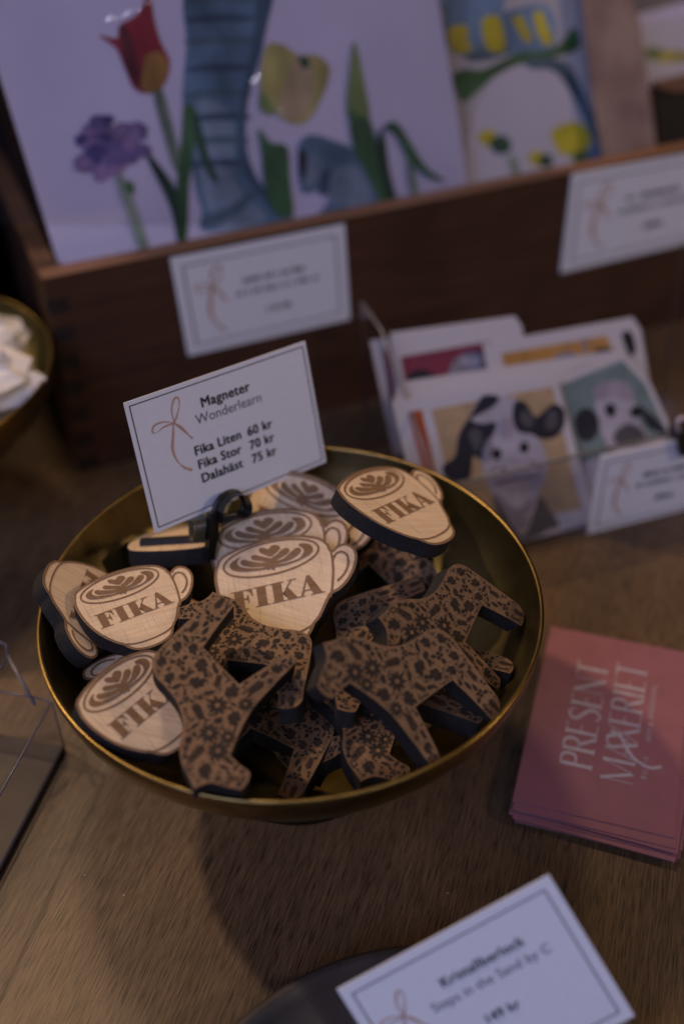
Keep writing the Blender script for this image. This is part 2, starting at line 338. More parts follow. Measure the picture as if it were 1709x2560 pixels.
def cup_mesh_parts(s):
    body = MB(); th = .55
    o = S2(bez(CUP, True, 4), s)
    body.slab(o, -th, 0, 0, 1)
    q = MB()    # burnt outlines
    def rb(pts, wd, z, closed=False): q.ribbon(S2([(a, -b) for a, b in bez(pts, closed, 5)], s), wd*s, z, 0, closed)
    cen = Vector((0, -.3))
    ins = []
    for i, p in enumerate(o):      # outline just inside the edge
        a = Vector(o[i-1]); b = Vector(o[(i+1) % len(o)]); d = (b-a).normalized(); nn = Vector((-d.y, d.x)); ins.append(tuple(Vector(p)+nn*(.012*s)*(1 if sum(o[k][0]*o[(k+1) % len(o)][1]-o[(k+1) % len(o)][0]*o[k][1] for k in range(0, len(o))) > 0 else -1)))
    q.ribbon(ins, .022*s, .010, 0, True)
    rb([(.475,-.02),(.495,.08),(.485,.22),(.455,.36),(.42,.46)], .02, .012)
    rb([(-.25,.655),(-.15,.692),(0,.705),(.15,.692),(.25,.655)], .016, .012)
    rb([(.49,.145),(.53,.095),(.575,.085),(.615,.12),(.615,.20),(.57,.28),(.50,.335)], .019, .013)
    rg = [(.40*math.cos(t), .148*math.sin(t)) for t in [2*math.pi*i/64 for i in range(64)]]
    q.ribbon(S2(rg, s), .018*s, .012, 0, True)
    art = MB()
    for i, p in enumerate(ART): art.poly(S2([cv(a) for a in bez(p, True, 4)], s), .010+.0022*i)
    let = MB(); L, hole = letters(); hs = .175; k = .757/4.32
    f = lambda p: ((-.37+p[0]*k)*s, (-.405+p[1]*hs)*s)
    for i, p in enumerate(L): let.poly([f(a) for a in p], .011+.002*i)
    let.poly([f(a) for a in hole], .024, 1)
    for t0 in range(1): pass
    return body, q, art, let
def make_cup(s, name, M, label):
    body, q, art, let = cup_mesh_parts(s)
    # the burnt outline is part of the face
    b0 = body.add(q.v)
    for f_ in q.f: body.face([b0+i for i in f_], 2)
    o = body.build(name, [M_birch, M_char, M_burn]); o.matrix_world = M
    a = art.build('latte_art', M_burn, o); l = let.build('lettering', [M_burn, M_birch], o)
    tag(o, label, 'magnet', 'coffee cup magnets in the brass bowl'); return o
def dup(src, M, label):
    c = src.copy(); S.collection.objects.link(c); c.matrix_world = M; c['label'] = label
    for ch in src.children:
        d = ch.copy(); S.collection.objects.link(d); d.parent = c
    return c
PO = {
 "C2": [-5.542, 0.26, -0.944, -0.6235, 0.5638, -1.5747],
 "C1": [-5.147, 0.34, 0.172, 0.1719, 0.1166, 0.5413],
 "C3b": [-4.5, -3.054, -1.146, -0.1466, -0.036, 2.5837],
 "C3": [-4.562, -3.794, 0.43, 0.3316, 0.2474, 0.894],
 "C6": [0.397, 4.834, -0.096, 0.5813, -0.0574, -0.4715],
 "C5": [-0.916, 3.146, -0.173, 0.5434, -0.1342, 0.1031],
 "C4": [-0.663, 1.738, -0.104, 0.3852, -0.1612, 0.1306],
 "H3": [-0.711, -2.011, 0.168, -0.0462, -0.0829, -0.265],
 "H4": [-2.461, -4.647, 1.156, 0.2412, -0.2198, 2.3236],
 "H6": [3.634, 3.285, -1.646, 0.5055, 0.0099, -0.8869],
 "H5": [1.864, -0.337, -1.481, 0.0606, -0.1801, 1.7199],
 "H2": [4.652, -1.129, 0.667, 0.7105, 0.3387, 1.1248],
 "H1": [3.471, -3.814, 1.07, 0.6457, 0.3364, 0.7047],
 "H8": [1.587, -3.109, -1.293, 0.1129, 0.046, 2.3621],
 "H9": [3.616, -2.125, -0.796, -0.0303, 0.1564, 1.0382],
 "H7": [-1.046, -2.746, -2.529, -0.4849, -0.2859, 2.8284],
 "C7": [2.64, 3.481, 1.377, 0.0903, 0.4272, 0.8592],
 "H10": [0.001, -3.078, -1.9, 0.013, -0.0241, -0.553]}
big = make_cup(3.8, 'coffee_cup_magnet', pose(PO['C4']), 'large birch cup magnet in the middle of the heap, FIKA nearly whole, handle right')
dup(big, pose(PO['C5']), 'large birch cup magnet directly behind the middle one, latte art and handle showing')
dup(big, pose(PO['C6']), 'blurred birch cup magnet against the price card, latte art tilted down to the right')
dup(big, pose(PO['C7']), 'birch cup magnet highest at the upper right of the heap, thick black edge')
sml = make_cup(3.1, 'coffee_cup_magnet', pose(PO['C1']), 'small birch cup magnet lying flat at the left of the bowl, whole FIKA readable')
dup(sml, pose(PO['C2']), 'small shaded cup magnet on its side against the left rim, word running downwards')
dup(sml, pose(PO['C3']), 'small birch cup magnet at the lower left rim, last letter under a walnut horse')
dup(sml, pose(PO['C3b']), 'cup magnet mostly covered at the lower left, only its handle poking out')
c9 = dup(sml, posen((-3.9, 2.9, -1.2), (.04, -.42, -.90), 0), 'birch cup magnet face down behind the left cups, black magnet strip on its back')
mg = MB(); mg.box((-1.1, -.45, -.74), (1.05, -.05, -.56)); mg.build('magnet_strip', M_magnet, c9)
dup(sml, posen((-4.2, .9, -1.3), (0, -.05, 1), -8), 'greyish cup magnet in the gap left of the middle cup, only a curved handle visible')
dup(sml, posen((2.35, 6.2, -1.45), (.05, -.3, .95), 10), 'cup magnet behind the highest one, only a sliver of its top showing')

# ------------------------------------------------------------------ dala horse magnets
HSC = .96
HO = [(1.7, -2.5), (1.44, -2.61), (1.22, -2.6), (1.03, -1.89), (0.75, -1.04), (-0.01, -1.02), (-0.8, -1.03), (-0.86, -1.84), (-0.93, -2.61), (-1.14, -2.71), (-1.33, -2.65), (-1.42, -1.85), (-1.57, -0.9), (-1.78, -0.3), (-2.03, 0.2), (-2.21, 0.54), (-2.59, 0.52), (-2.91, 0.47), (-3.07, 0.65), (-3.13, 0.95), (-2.82, 1.18), (-2.49, 1.38), (-2.36, 1.6), (-2.3, 1.83), (-1.94, 1.72), (-1.55, 1.61), (-1.13, 1.35), (-0.78, 0.96), (-0.5, 0.75), (-0.1, 0.58), (0.45, 0.52), (0.87, 0.52), (1.22, 0.39), (1.42, 0.15), (1.53, -0.26), (1.63, -0.88), (1.74, -1.71), (1.82, -2.23)]
HO = [(a*HSC, b*HSC) for a, b in HO]
def sharp(pts, corners, n=4):
    """smooth outline that keeps the listed corner points sharp"""
    o = []; N = len(pts)
    for i in range(N):
        p1, p2 = pts[i], pts[(i+1) % N]; p0 = p1 if i in corners else pts[i-1]; p3 = p2 if (i+1) % N in corners else pts[(i+2) % N]
        for k in range(n):
            t = k/n; o.append(tuple(0.5*((2*p1[c])+(-p0[c]+p2[c])*t+(2*p0[c]-5*p1[c]+4*p2[c]-p3[c])*t*t+(-p0[c]+3*p1[c]-3*p2[c]+p3[c])*t**3) for c in (0, 1)))
    return o
HS = sharp(HO, {0, 2, 4, 6, 8, 10, 15, 19, 23})
def edge_dist(p):
    best = 1e9; inside = False; n = len(HS)
    for i in range(n):
        a = HS[i]; b = HS[(i+1) % n]; dx, dy = b[0]-a[0], b[1]-a[1]
        L2 = dx*dx+dy*dy; t = max(0, min(1, ((p[0]-a[0])*dx+(p[1]-a[1])*dy)/L2)) if L2 else 0
        best = min(best, math.hypot(p[0]-a[0]-t*dx, p[1]-a[1]-t*dy))
        if (a[1] > p[1]) != (b[1] > p[1]) and p[0] < dx*(p[1]-a[1])/dy+a[0]: inside = not inside
    return best if inside else -best
def leafp(x, y, a, L, W_):
    ca, sa = math.cos(a), math.sin(a); r = [(0, 0), (.25, .36), (.55, .5), (.85, .28), (1, 0), (.85, -.28), (.55, -.5), (.25, -.36)]
    return [(x+u*L*ca-v*W_*sa, y+u*L*sa+v*W_*ca) for u, v in r]
def circ(x, y, r, n=8): return [(x+r*math.cos(2*math.pi*i/n), y+r*math.sin(2*math.pi*i/n)) for i in range(n)]
def horse_mesh():
    q = MB(); q.slab(HS, -.62, 0, 0, 1)
    rnd = random.Random(11); zc = [0]
    def P(pts, mt=2, dz=0): zc[0] = (zc[0]+1) % 7; q.poly(pts, .010+.0018*zc[0]+dz, mt)
    placed = []
    def fits(x, y, r): return edge_dist((x, y)) > r*.9+.03 and all(math.hypot(x-a, y-b) > (r+c)*.91 for a, b, c in placed)
    def motif(kind, x, y, r, a):
        if kind == 'daisy':
            n = 9; P([(x+rr*math.cos(t), y+rr*math.sin(t)) for i in range(n*4) for t, rr in [(2*math.pi*i/(n*4)+a, r*(.98, .86, .58, .86)[i % 4])]])
            P(circ(x, y, r*.24), 0, .012)
        elif kind == 'sprig':
            d = Vector((math.cos(a), math.sin(a))); b = Vector((x, y))-d*r*.95
            q.ribbon([tuple(b), tuple(b+d*r*1.2)], r*.10, .011, 2)
            for k, (t, da) in enumerate(((.35, .85), (.5, -.85), (.75, .75), (.95, -.75), (1.15, 0))):
                p = b+d*r*t; P(leafp(p.x, p.y, a+da, r*.78, r*.52))
        elif kind == 'fern':
            d = Vector((math.cos(a), math.sin(a))); b = Vector((x, y))-d*r
            q.ribbon([tuple(b), tuple(b+d*r*1.9)], r*.09, .011, 2)
            for k in range(7):
                for sg in (1, -1):
                    p = b+d*r*(.25+k*.25); P(leafp(p.x, p.y, a+sg*.8, r*(.62-.03*k), r*.17))
        elif kind == 'berry':
            for k in range(3): P(circ(x+r*.25*math.cos(a+k*2.09), y+r*.25*math.sin(a+k*2.09), r*.2))
            for k in range(3): P(leafp(x+r*.35*math.cos(a+1.05+k*2.09), y+r*.35*math.sin(a+1.05+k*2.09), a+1.05+k*2.09, r*.66, r*.42))
        elif kind == 'star':
            for k in range(6): P(leafp(x, y, a+k*math.pi/3, r, r*.34))
        elif kind == 'flower':
            for k in range(5): P(leafp(x, y, a+k*2*math.pi/5, r, r*.55))
        elif kind == 'leaf': P(leafp(x-r*math.cos(a), y-r*math.sin(a), a, 2*r, r*.75))
        else: P(circ(x, y, r))
    # big motifs first, then smaller fillers
    plan = [(.30, ['daisy', 'sprig', 'fern', 'berry', 'sprig', 'fern', 'daisy'], 900), (.235, ['sprig', 'fern', 'berry', 'sprig', 'daisy'], 1500),
            (.17, ['sprig', 'leaf', 'fern', 'leaf'], 1800), (.12, ['leaf', 'star', 'berry', 'leaf'], 2400), (.075, ['star', 'leaf', 'dot'], 2500), (.042, ['dot', 'leaf'], 3000)]
    plan = [(.28, ['daisy', 'sprig', 'fern', 'berry', 'sprig'], 350)] + [(r_*.9, k_, t_*2) for r_, k_, t_ in plan[1:]]
    for r, kinds, tries in plan:
        i = 0
        for _ in range(tries):
            x = rnd.uniform(-3.1, 1.85); y = rnd.uniform(-2.7, 1.85)
            if fits(x, y, r):
                placed.append((x, y, r)); a = rnd.uniform(0, 6.28)
                if y < -1.2: a = (-1.35 if x > 0 else -1.6)+rnd.choice((0, math.pi))
                motif(kinds[i % len(kinds)], x, y, r*1.04, a); i += 1
    return q
hm = horse_mesh(); hc = hm.build('wooden_horse_magnet', [M_walnut, M_char, M_wburn])
hc.matrix_world = pose(PO['H1'])
tag(hc, 'walnut horse magnet at the right front facing left, front hoof over the brass rim', 'magnet', 'floral horse magnets in the brass bowl')
def horse(M, label): return dup(hc, M, label)
horse(pose(PO['H2']), 'walnut horse magnet in sharp focus by the right bowl wall, hind leg reaching right')
horse(pose(PO['H3']), 'dark walnut horse magnet lying over the foot of the middle cup, head left')
horse(pose(PO['H4']), 'large blurred walnut horse magnet at the front left, head down, legs right')
horse(pose(PO['H5']), 'walnut horse magnet right of the middle cup handle, one long leg pointing right')
horse(pose(PO['H6']), 'dim walnut horse magnet in the shade below the highest cup')
horse(pose(PO['H7']), 'walnut horse magnet low at the front centre, only its small head lit')
horse(pose(PO['H8']), 'very dark blurred walnut horse magnet, head down to the front rim')
horse(pose(PO['H9']), 'black edged horse magnet under the front right one, two legs sticking out right')
horse(pose(PO['H10']), 'walnut horse magnet at the bottom of the bowl, one leg end by the front rim')

# ------------------------------------------------------------------ price cards
def tie(q, x, y, s, z, mt):
    """thin looped ribbon drawing"""
    def rb(pts, wd): q.ribbon([(x+a*s, y+b*s) for a, b in bez(pts, False, 6)], [w_*s for w_ in wd_(len(bez(pts, False, 6)), wd)], z, mt)
    def wd_(n, wd): return [wd[0]+(wd[1]-wd[0])*abs(math.sin(math.pi*1.5*i/(n-1))) for i in range(n)]
    rb([(.02, 0), (.03, .35), (.18, .62), (.30, .60), (.28, .40), (.12, .12), (0, -.02)], (.02, .06))
    rb([(0, 0), (-.30, .12), (-.58, .10), (-.66, -.05), (-.55, -.10), (-.3, -.02), (0, -.02)], (.012, .055))
    rb([(0, 0), (.20, -.22), (.38, -.50), (.46, -.60)], (.03, .085))
    rb([(0, 0), (-.10, -.35), (-.20, -.70), (-.14, -1.05), (.02, -1.30), (.24, -1.46)], (.025, .085))
def price_card(name, W_, H_, M, label, lines, tie_at, th=.05, border=.22, bw=.035, parent=None, tie_s=1.0):
    b = MB(); b.slab([(-W_/2, -H_/2), (W_/2, -H_/2), (W_/2, H_/2), (-W_/2, H_/2)], -th, 0, 0, 0)
    o = b.build(name, M_paper); o.matrix_world = M
    q = MB(); x, y = W_/2-border, H_/2-border
    for (x0, y0, x1, y1) in ((-x, y-bw, x, y), (-x, -y, x, -y+bw), (-x, -y+bw, -x+bw, y-bw), (x-bw, -y+bw, x, y-bw)): q.poly([(x0, y0), (x1, y0), (x1, y1), (x0, y1)], .008)
    q.build('printed_border', M_ink, o)
    t = MB(); tie(t, tie_at[0], tie_at[1], tie_s, .008, 0); t.build('ribbon_motif', M_gold, o)
    l = MB()
    for (txt, sz, px, py, bold, mt, al) in lines:
        if txt == '~': l.poly([(px, py), (px+bold, py), (px+bold, py+sz), (px, py+sz)], .008, mt)
        else: l.text(txt, sz, px, py, .008, mt, bold, al)
    l.build('lettering', [M_ink, M_ink2], o)
    tag(o, label, 'price card'); return o
magM = posen((0, 0, 0), (0, 0, 1), 0)
def M_from(t, R3):
    M = Matrix(R3).to_4x4(); M.translation = Vector(t)*U; return M
def quadM(tl, tr, bl):
    tl, tr, bl = Vector(tl), Vector(tr), Vector(bl); x = (tr-tl).normalized(); y = (tl-bl); y = (y-x*y.dot(x)).normalized(); n = x.cross(y)
    c = (tr+bl)/2; M = Matrix((x, y, n)).transposed().to_4x4(); M.translation = c*U; return M, (tr-tl).length, (tl-bl).length
price_card('price_card', 6.8, 4.3, pose([-1.885, 5.062, 2.28, 1.1769, 0.4742, 0.5249]),
  'white price card standing in the brass bowl, reading Magneter Wonderlearn with three prices',
  [('Magneter', .46, -.89, 1.20, .012, 0, 'LEFT'), ('Wonderlearn', .46, -1.18, .72, 0, 1, 'LEFT'),
   ('Fika Liten', .43, -1.47, -.22, .012, 0, 'LEFT'), ('60 kr', .43, .55, -.24, .012, 0, 'LEFT'),
   ('Fika Stor', .43, -1.45, -.69, .012, 0, 'LEFT'), ('70 kr', .43, .53, -.71, .012, 0, 'LEFT'),
   ('Dalahäst', .43, -1.43, -1.16, .012, 0, 'LEFT'), ('75 kr', .43, .52, -1.18, .012, 0, 'LEFT')], (-1.95, 1.05), border=.13, bw=.035, tie_s=1.15)
price_card('price_card', 5.9, 4.1, pose([4.777, -11.179, -3.1, 0.9573, -0.3089, 0.4497]),
  'white price card nearest the viewer over the dark dish, reading Kristallberlock',
  [('Kristallberlock', .36, -.69, .83, .007, 0, 'LEFT'), ('Steps in the Sand by C', .36, -1.20, .36, 0, 1, 'LEFT'),
   ('149 kr', .34, -.24, -.50, .007, 0, 'LEFT')], (-1.90, .68), border=.26, bw=.035, tie_s=.95)

# sign holder with black loop behind the cups
cn = pose([-1.885, 5.062, 2.28, 1.1769, 0.4742, 0.5249]).to_3x3() @ Vector((0, 0, 1))
cp = Vector((-1.885, 5.062, 2.28))+cn*.35
sh = empty('sign_holder', (-2.9, 3.2, -1.6))
shM = sh.matrix_basis.inverted()
Mi = Matrix.Translation(-sh.location)
k = MB(); pl = [at(x, y, cp, cn) for x, y in ((482, 1304), (518, 1292), (520, 1348), (484, 1355))]
k.prism3(pl, cn, .3, 0); 
for i in range(6):
    a = pl[0].lerp(pl[1], .08+i*.15)+cn*.02; b = pl[3].lerp(pl[2], .08+i*.15)+cn*.02
    k.tube([a, b], .028, 6, 1)  # ribs stand for the block's vertical reflections, put into shape and colour
k.build('clear_block', [mottled('smoky_clear_plastic', (.03, .026, .02), (.10, .085, .06), .15, 200, .8), mottled('painted_reflection_rib', (.10, .075, .04), (.20, .155, .09), .25, 300, .8)], sh, Mi)
k = MB(); lp = bez([(533, 1300), (538, 1268), (552, 1243), (575, 1230), (595, 1232), (607, 1252), (606, 1275), (590, 1285), (562, 1290), (545, 1300)], False, 4)
L3 = [at(x, y, cp, cn) for x, y in lp]
b0 = k.add([p-cn*.0 for p in L3]); b1 = k.add([p+cn*.55 for p in L3]); k.add([])
for i in range(len(L3)-1): k.face((b0+i, b0+i+1, b1+i+1, b1+i), 0, True)
k.tube(L3, .09, 8)
k.build('band_loop', M_black, sh, Mi)
k = MB(); k.prism3([at(x, y, cp+cn*.3, cn) for x, y in ((527, 1285), (545, 1280), (548, 1330), (536, 1400), (520, 1400))], cn, .25); k.build('band_strap', M_black, sh, Mi)
tag(sh, 'small sign holder with black band loop behind the cups, gripping the price card', 'sign holder')

# ------------------------------------------------------------------ crate with posters
YAW = R_(22.0)
D_ = Vector((math.cos(YAW), math.sin(YAW), 0)); NF = Vector((D_.y, -D_.x, 0)); NB = -NF; P0 = Vector((-10.0, 15.75, 0)); Zv = Vector((0, 0, 1))
def cr(u, v, z): return P0+D_*u+NB*v+Zv*z        # crate coordinates: along, back, up
def crbox(q, u0, u1, v0, v1, z0, z1, mt=0, topm=None):
    b = q.add([cr(u0,v0,z0), cr(u1,v0,z0), cr(u1,v1,z0), cr(u0,v1,z0), cr(u0,v0,z1), cr(u1,v0,z1), cr(u1,v1,z1), cr(u0,v1,z1)])
    for i, f in enumerate(((0,3,2,1),(4,5,6,7),(0,1,5,4),(1,2,6,5),(2,3,7,6),(3,0,4,7))): q.face([b+j for j in f], topm if (i == 1 and topm is not None) else mt)
crate = empty('wooden_crate', cr(0, 0, TZ)); Mc = Matrix.Translation(-crate.location)
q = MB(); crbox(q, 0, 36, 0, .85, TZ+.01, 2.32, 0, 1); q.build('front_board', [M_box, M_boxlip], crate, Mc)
q = MB(); crbox(q, -.01, .85, .86, 22, TZ+.01, 2.0, 0, 1); q.build('side_board', [M_box, mottled('shaded_walnut_lip', (.05, .022, .014), (.09, .04, .025), .6, 80)], crate, Mc)  # left lip's colour is darkened for the shade it lies in
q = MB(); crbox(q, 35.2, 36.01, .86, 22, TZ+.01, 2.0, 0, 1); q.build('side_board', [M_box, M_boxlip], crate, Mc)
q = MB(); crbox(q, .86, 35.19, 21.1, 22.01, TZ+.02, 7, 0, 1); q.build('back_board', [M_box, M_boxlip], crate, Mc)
q = MB(); crbox(q, .86, 35.19, .86, 21.09, TZ+.02, TZ+.6); q.build('bottom_board', M_box, crate, Mc)
for i in range(7):
    q = MB(); z = 1.35-i*1.32; crbox(q, -.02, .82, -.012, .84, z-.62, z); q.build('finger_joint', M_joint_shade, crate, Mc)
tag(crate, 'dark walnut crate with finger joints and worn lip, filled with illustrated posters', 'crate')

def back_card(corn, P, n, label, seed, th=.06, extra=None):
    c3 = [at(x, y, P, n) for x, y in corn]
    b = MB(); b.prism3(c3, n, th); o = b.build('price_card', M_paper)
    rnd = random.Random(seed)
    def bl(u, v, l=.012): return c3[0].lerp(c3[1], u).lerp(c3[3].lerp(c3[2], u), v)+Vector(n)*l
    def rect(q, u0, v0, u1, v1, mt=0):
        pp = [bl(u0, v0), bl(u1, v0), bl(u1, v1), bl(u0, v1)]; q.face([q.add([p])for p in pp][::-1], mt)
    q = MB(); a, bb = .055, .09; e = .008; f_ = .012
    rect(q, a, bb, 1-a, bb+f_); rect(q, a, 1-bb-f_, 1-a, 1-bb); rect(q, a, bb+f_, a+e, 1-bb-f_); rect(q, 1-a-e, bb+f_, 1-a, 1-bb-f_); q.build('printed_border', M_ink2, o)
    q = MB()
    def w(u0, u1, v, h, mt):
        u = u0
        while u < u1:
            d = rnd.uniform(.008, .018); rect(q, u, v-h*(1.3 if rnd.random() < .3 else 1), min(u+d, u1), v, mt); u += d+(.006 if rnd.random() < .8 else .025)
    w(.38, .74, .38, .045, 0); w(.33, .82, .50, .04, 1); w(.50, .64, .72, .055, 0); q.build('lettering', [M_ink, M_ink2], o)
    q = MB()
    def rb(pts, wd, mt=0):
        pts = bez(pts, False, 5); L_ = []; R2 = []
        for i, p in enumerate(pts):
            x = Vector(pts[max(i-1, 0)]); y = Vector(pts[min(i+1, len(pts)-1)]); d = (y-x).normalized(); nn = Vector((-d.y, d.x))*wd*(.5+.5*abs(math.sin(4.7*i/len(pts))))
            L_.append(Vector(p)+nn); R2.append(Vector(p)-nn)
        a_ = q.add([bl(p.x, p.y) for p in L_]); b_ = q.add([bl(p.x, p.y) for p in R2])
        for i in range(len(pts)-1): q.face((a_+i, a_+i+1, b_+i+1, b_+i), mt)
    rb([(.20, .34), (.21, .22), (.24, .15), (.265, .2), (.24, .3), (.20, .36)], .008); rb([(.20, .35), (.15, .31), (.11, .33), (.13, .38), (.20, .36)], .008)
    rb([(.20, .35), (.24, .43), (.27, .52)], .011); rb([(.20, .36), (.18, .48), (.17, .62), (.20, .75), (.24, .82)], .011)
    q.build('ribbon_motif', M_gold, o)
    return tag(o, label, 'price card')
back_card([(425, 646), (861, 560), (875, 798), (471, 890)], P0+NF*.08, NF, 'blurred white price card on the crate front, left half', 3)
back_card([(1429, 436), (1790, 370), (1800, 588), (1400, 683)], P0+NF*.08, NF, 'blurred white price card on the crate front at the right picture edge', 5)

# ---- posters
def artmat(name, c, k=.75, sc=45):
    m = mottled(name, tuple(x*k for x in c), tuple(min(1, x*1.25+.02) for x in c), .5, sc, coat=.45, waves=.5, stretch=(1, 1, 1.6))
    return m
AM = dict(paper=(.54, .50, .66), blue=(.105, .19, .30), dblue=(.045, .09, .16), lblue=(.21, .28, .38), red=(.29, .012, .03), dred=(.11, .006, .016), org=(.40, .20, .04),
          green=(.045, .13, .045), dgreen=(.018, .06, .035), lgreen=(.17, .24, .07), sage=(.20, .26, .20), purp=(.16, .11, .30), dpurp=(.07, .05, .20), lpurp=(.27, .18, .36),
          yel=(.42, .37, .12), beige=(.44, .33, .20), paper2=(.50, .47, .55), yb=(.48, .40, .02), navy=(.08, .14, .20), ybl=(.13, .22, .36), dark=(.015, .015, .02))
AK = list(AM); AMs = [artmat('print_'+k, AM[k], (.86 if k.startswith('paper') else .55), 6 if k.startswith('paper') else 45) for k in AK]
def poster(name, outline, P, n, feats, label, cat='poster', th=.12, z0=.02):
    b = MB(); b.prism3([at(x, y, P, n) for x, y in outline], n, th, 0)
    for i, (c, pts, sm) in enumerate(feats):
        pp = bez(pts, True, 4) if sm else pts
        l = z0+.0012*i; p3 = [at(x, y, P+n*l, n) for x, y in pp]
        b.fill([(x, -y) for x, y in pp], p3, 1+AK.index(c))
    o = b.build(name, [AMs[0]]+AMs if outline is not None else AMs)
    return tag(o, label, cat)
LEAN = R_(14)
NP = (NF*math.cos(LEAN)+Zv*math.sin(LEAN)).normalized()
def z3(pts, k=1.742, ox=0, oy=0): return [(ox+x/k, oy+y/k) for x, y in pts]
z4 = lambda pts: z3(pts, 1.742, 809, 0)
P1 = cr(0, 2.2, 1.0)
F = []
def ad(c, p, sm=True): F.append((c, p, sm))
ad('blue', z3([(825,-80),(812,200),(795,420),(822,640),(850,820),(880,920),(900,1010),(1260,960),(1240,930),(1130,830),(1070,740),(1050,620),(1075,440),(1125,220),(1180,-80)]))
ad('lblue', z3([(840,480),(930,440),(1010,500),(1020,640),(1030,800),(1120,900),(1150,960),(960,1000),(880,820)]))
for i, y in enumerate((-20, 70, 165, 285, 395, 500, 600, 700)):
    ad('dblue' if i % 2 else 'navy', z3([(815, y+8), (930, y-8), (1090-i*4, y-4), (1100-i*4, y+22), (940, y+26), (815, y+30)]))
ad('dblue', z3([(1130,-80),(1100,180),(1058,420),(1030,620),(1060,760),(1180,900),(1250,950),(1240,900),(1130,790),(1075,640),(1080,440),(1140,220),(1190,-60)]))
ad('navy', z3([(880,940),(1000,900),(1100,830),(1120,850),(1020,940),(900,990)]))
ad('sage', z3([(665,390),(705,385),(755,560),(790,720),(760,740),(715,600)])); ad('dgreen', z3([(635,680),(670,690),(780,850),(815,1060),(775,1060),(740,900)]))
ad('green', z3([(800,470),(835,455),(860,500),(850,600),(825,800),(815,1030),(780,1030),(770,800),(790,600)])); ad('dgreen', z3([(845,480),(880,560),(910,680),(955,790),(920,780),(870,680),(840,560)]))
ad('red', z3([(430,155),(510,165),(520,110),(600,60),(650,-30),(672,80),(700,180),(740,270),(715,370),(650,408),(585,385),(545,300),(505,210)]))
ad('dred', z3([(520,120),(560,130),(590,230),(620,380),(580,340),(540,260)])); ad('org', z3([(640,240),(700,230),(730,290),(710,370),(650,405),(615,380),(625,300)]))
rnd = random.Random(4)
for i in range(46):
    a = rnd.uniform(0, 6.28); r = rnd.uniform(0, 1)**.55; x = 482+145*r*math.cos(a); y = 635+120*r*math.sin(a)-.12*(x-480); s = rnd.uniform(28, 52)
    ad(('purp', 'dpurp', 'lpurp', 'purp', 'lpurp')[i % 5], z3([(x+s*(1+.2*math.sin(3*t+i))*math.cos(t), y+s*.8*(1+.2*math.cos(2*t+i))*math.sin(t)) for t in (0, .8, 1.6, 2.4, 3.2, 4, 4.8, 5.6)]))
ad('sage', z3([(505,780),(540,775),(590,900),(645,1070),(605,1075),(550,920)])); ad('green', z3([(540,800),(575,790),(585,840),(555,840)]))
ad('yel', z3([(1155,205),(1230,195),(1300,240),(1380,240),(1435,300),(1400,420),(1330,530),(1240,525),(1160,430),(1130,380)]))
ad('beige', z3([(1280,260),(1340,250),(1370,330),(1345,480),(1270,520),(1210,480),(1240,380)])); ad('dgreen', z3([(1300,250),(1330,245),(1350,280),(1320,300)])); ad('lgreen', z3([(1140,400),(1200,480),(1170,500),(1130,470)]))
ad('green', z3([(1125,560),(1180,620),(1250,640),(1262,780),(1275,940),(1190,920),(1150,800),(1140,680)]))
ad('blue', z3([(1300,640),(1340,590),(1420,600),(1568,665),(1680,780),(1720,900),(1400,960),(1440,860),(1380,830),(1320,840),(1300,760)]))
ad('lblue', z3([(1360,660),(1400,700),(1390,780),(1340,820),(1310,760)])); ad('dark', z3([(1300,650),(1335,670),(1335,740),(1315,790),(1300,730)])); ad('dblue', z3([(1400,760),(1440,740),(1430,830),(1395,850)])); ad('lblue', z3([(1450,740),(1560,730),(1620,860),(1560,900),(1440,880)]))
ad('lgreen', z4([(128,190),(150,230),(175,360),(200,500),(170,560),(115,540),(100,430)])); ad('green', z4([(110,480),(150,500),(200,520),(235,640),(275,740),(305,860),(250,880),(190,760),(130,650)]))
ad('dgreen', z4([(245,560),(265,600),(285,740),(310,850),(280,860),(230,700)])); ad('green', z4([(262,560),(290,530),(330,545),(390,640),(450,730),(530,790),(450,770),(370,700),(310,590)])); ad('sage', z4([(360,700),(385,720),(410,840),(380,840)]))
poster('illustrated_poster', [(178, 760), (0, 190), (-60, -70), (1075, -240), (1095, 0), (1150, 330), (1180, 560)], P1, NP, F, 'large glossy poster with red tulip, purple flower and blue striped trunk in the crate', 'poster')
GL = [((180, 25), (245, 115), 16), ((275, 45), (320, 30), 12), ((320, 30), (372, 6), 12), ((640, 205), (700, 275), 26), ((655, 325), (720, 345), 18), ((720, 345), (785, 318), 14), ((905, 70), (950, 62), 8), ((975, 62), (1045, 92), 12), ((1045, 92), (1085, 135), 9), ((1085, 130), (1105, 175), 8), ((1105, 200), (1145, 208), 7), ((888, 112), (894, 118), 7), ((985, 250), (1010, 290), 10), ((1050, -20), (1075, 10), 14), ((40, 60), (60, 90), 8)]  # glint paths; sleeve shape is tilted along them to mirror the added lamp
q = MB(); rnd = random.Random(6); gx, gy = 260, 130; PS = P1+NP*.05
import mathutils.noise as mn
g = []
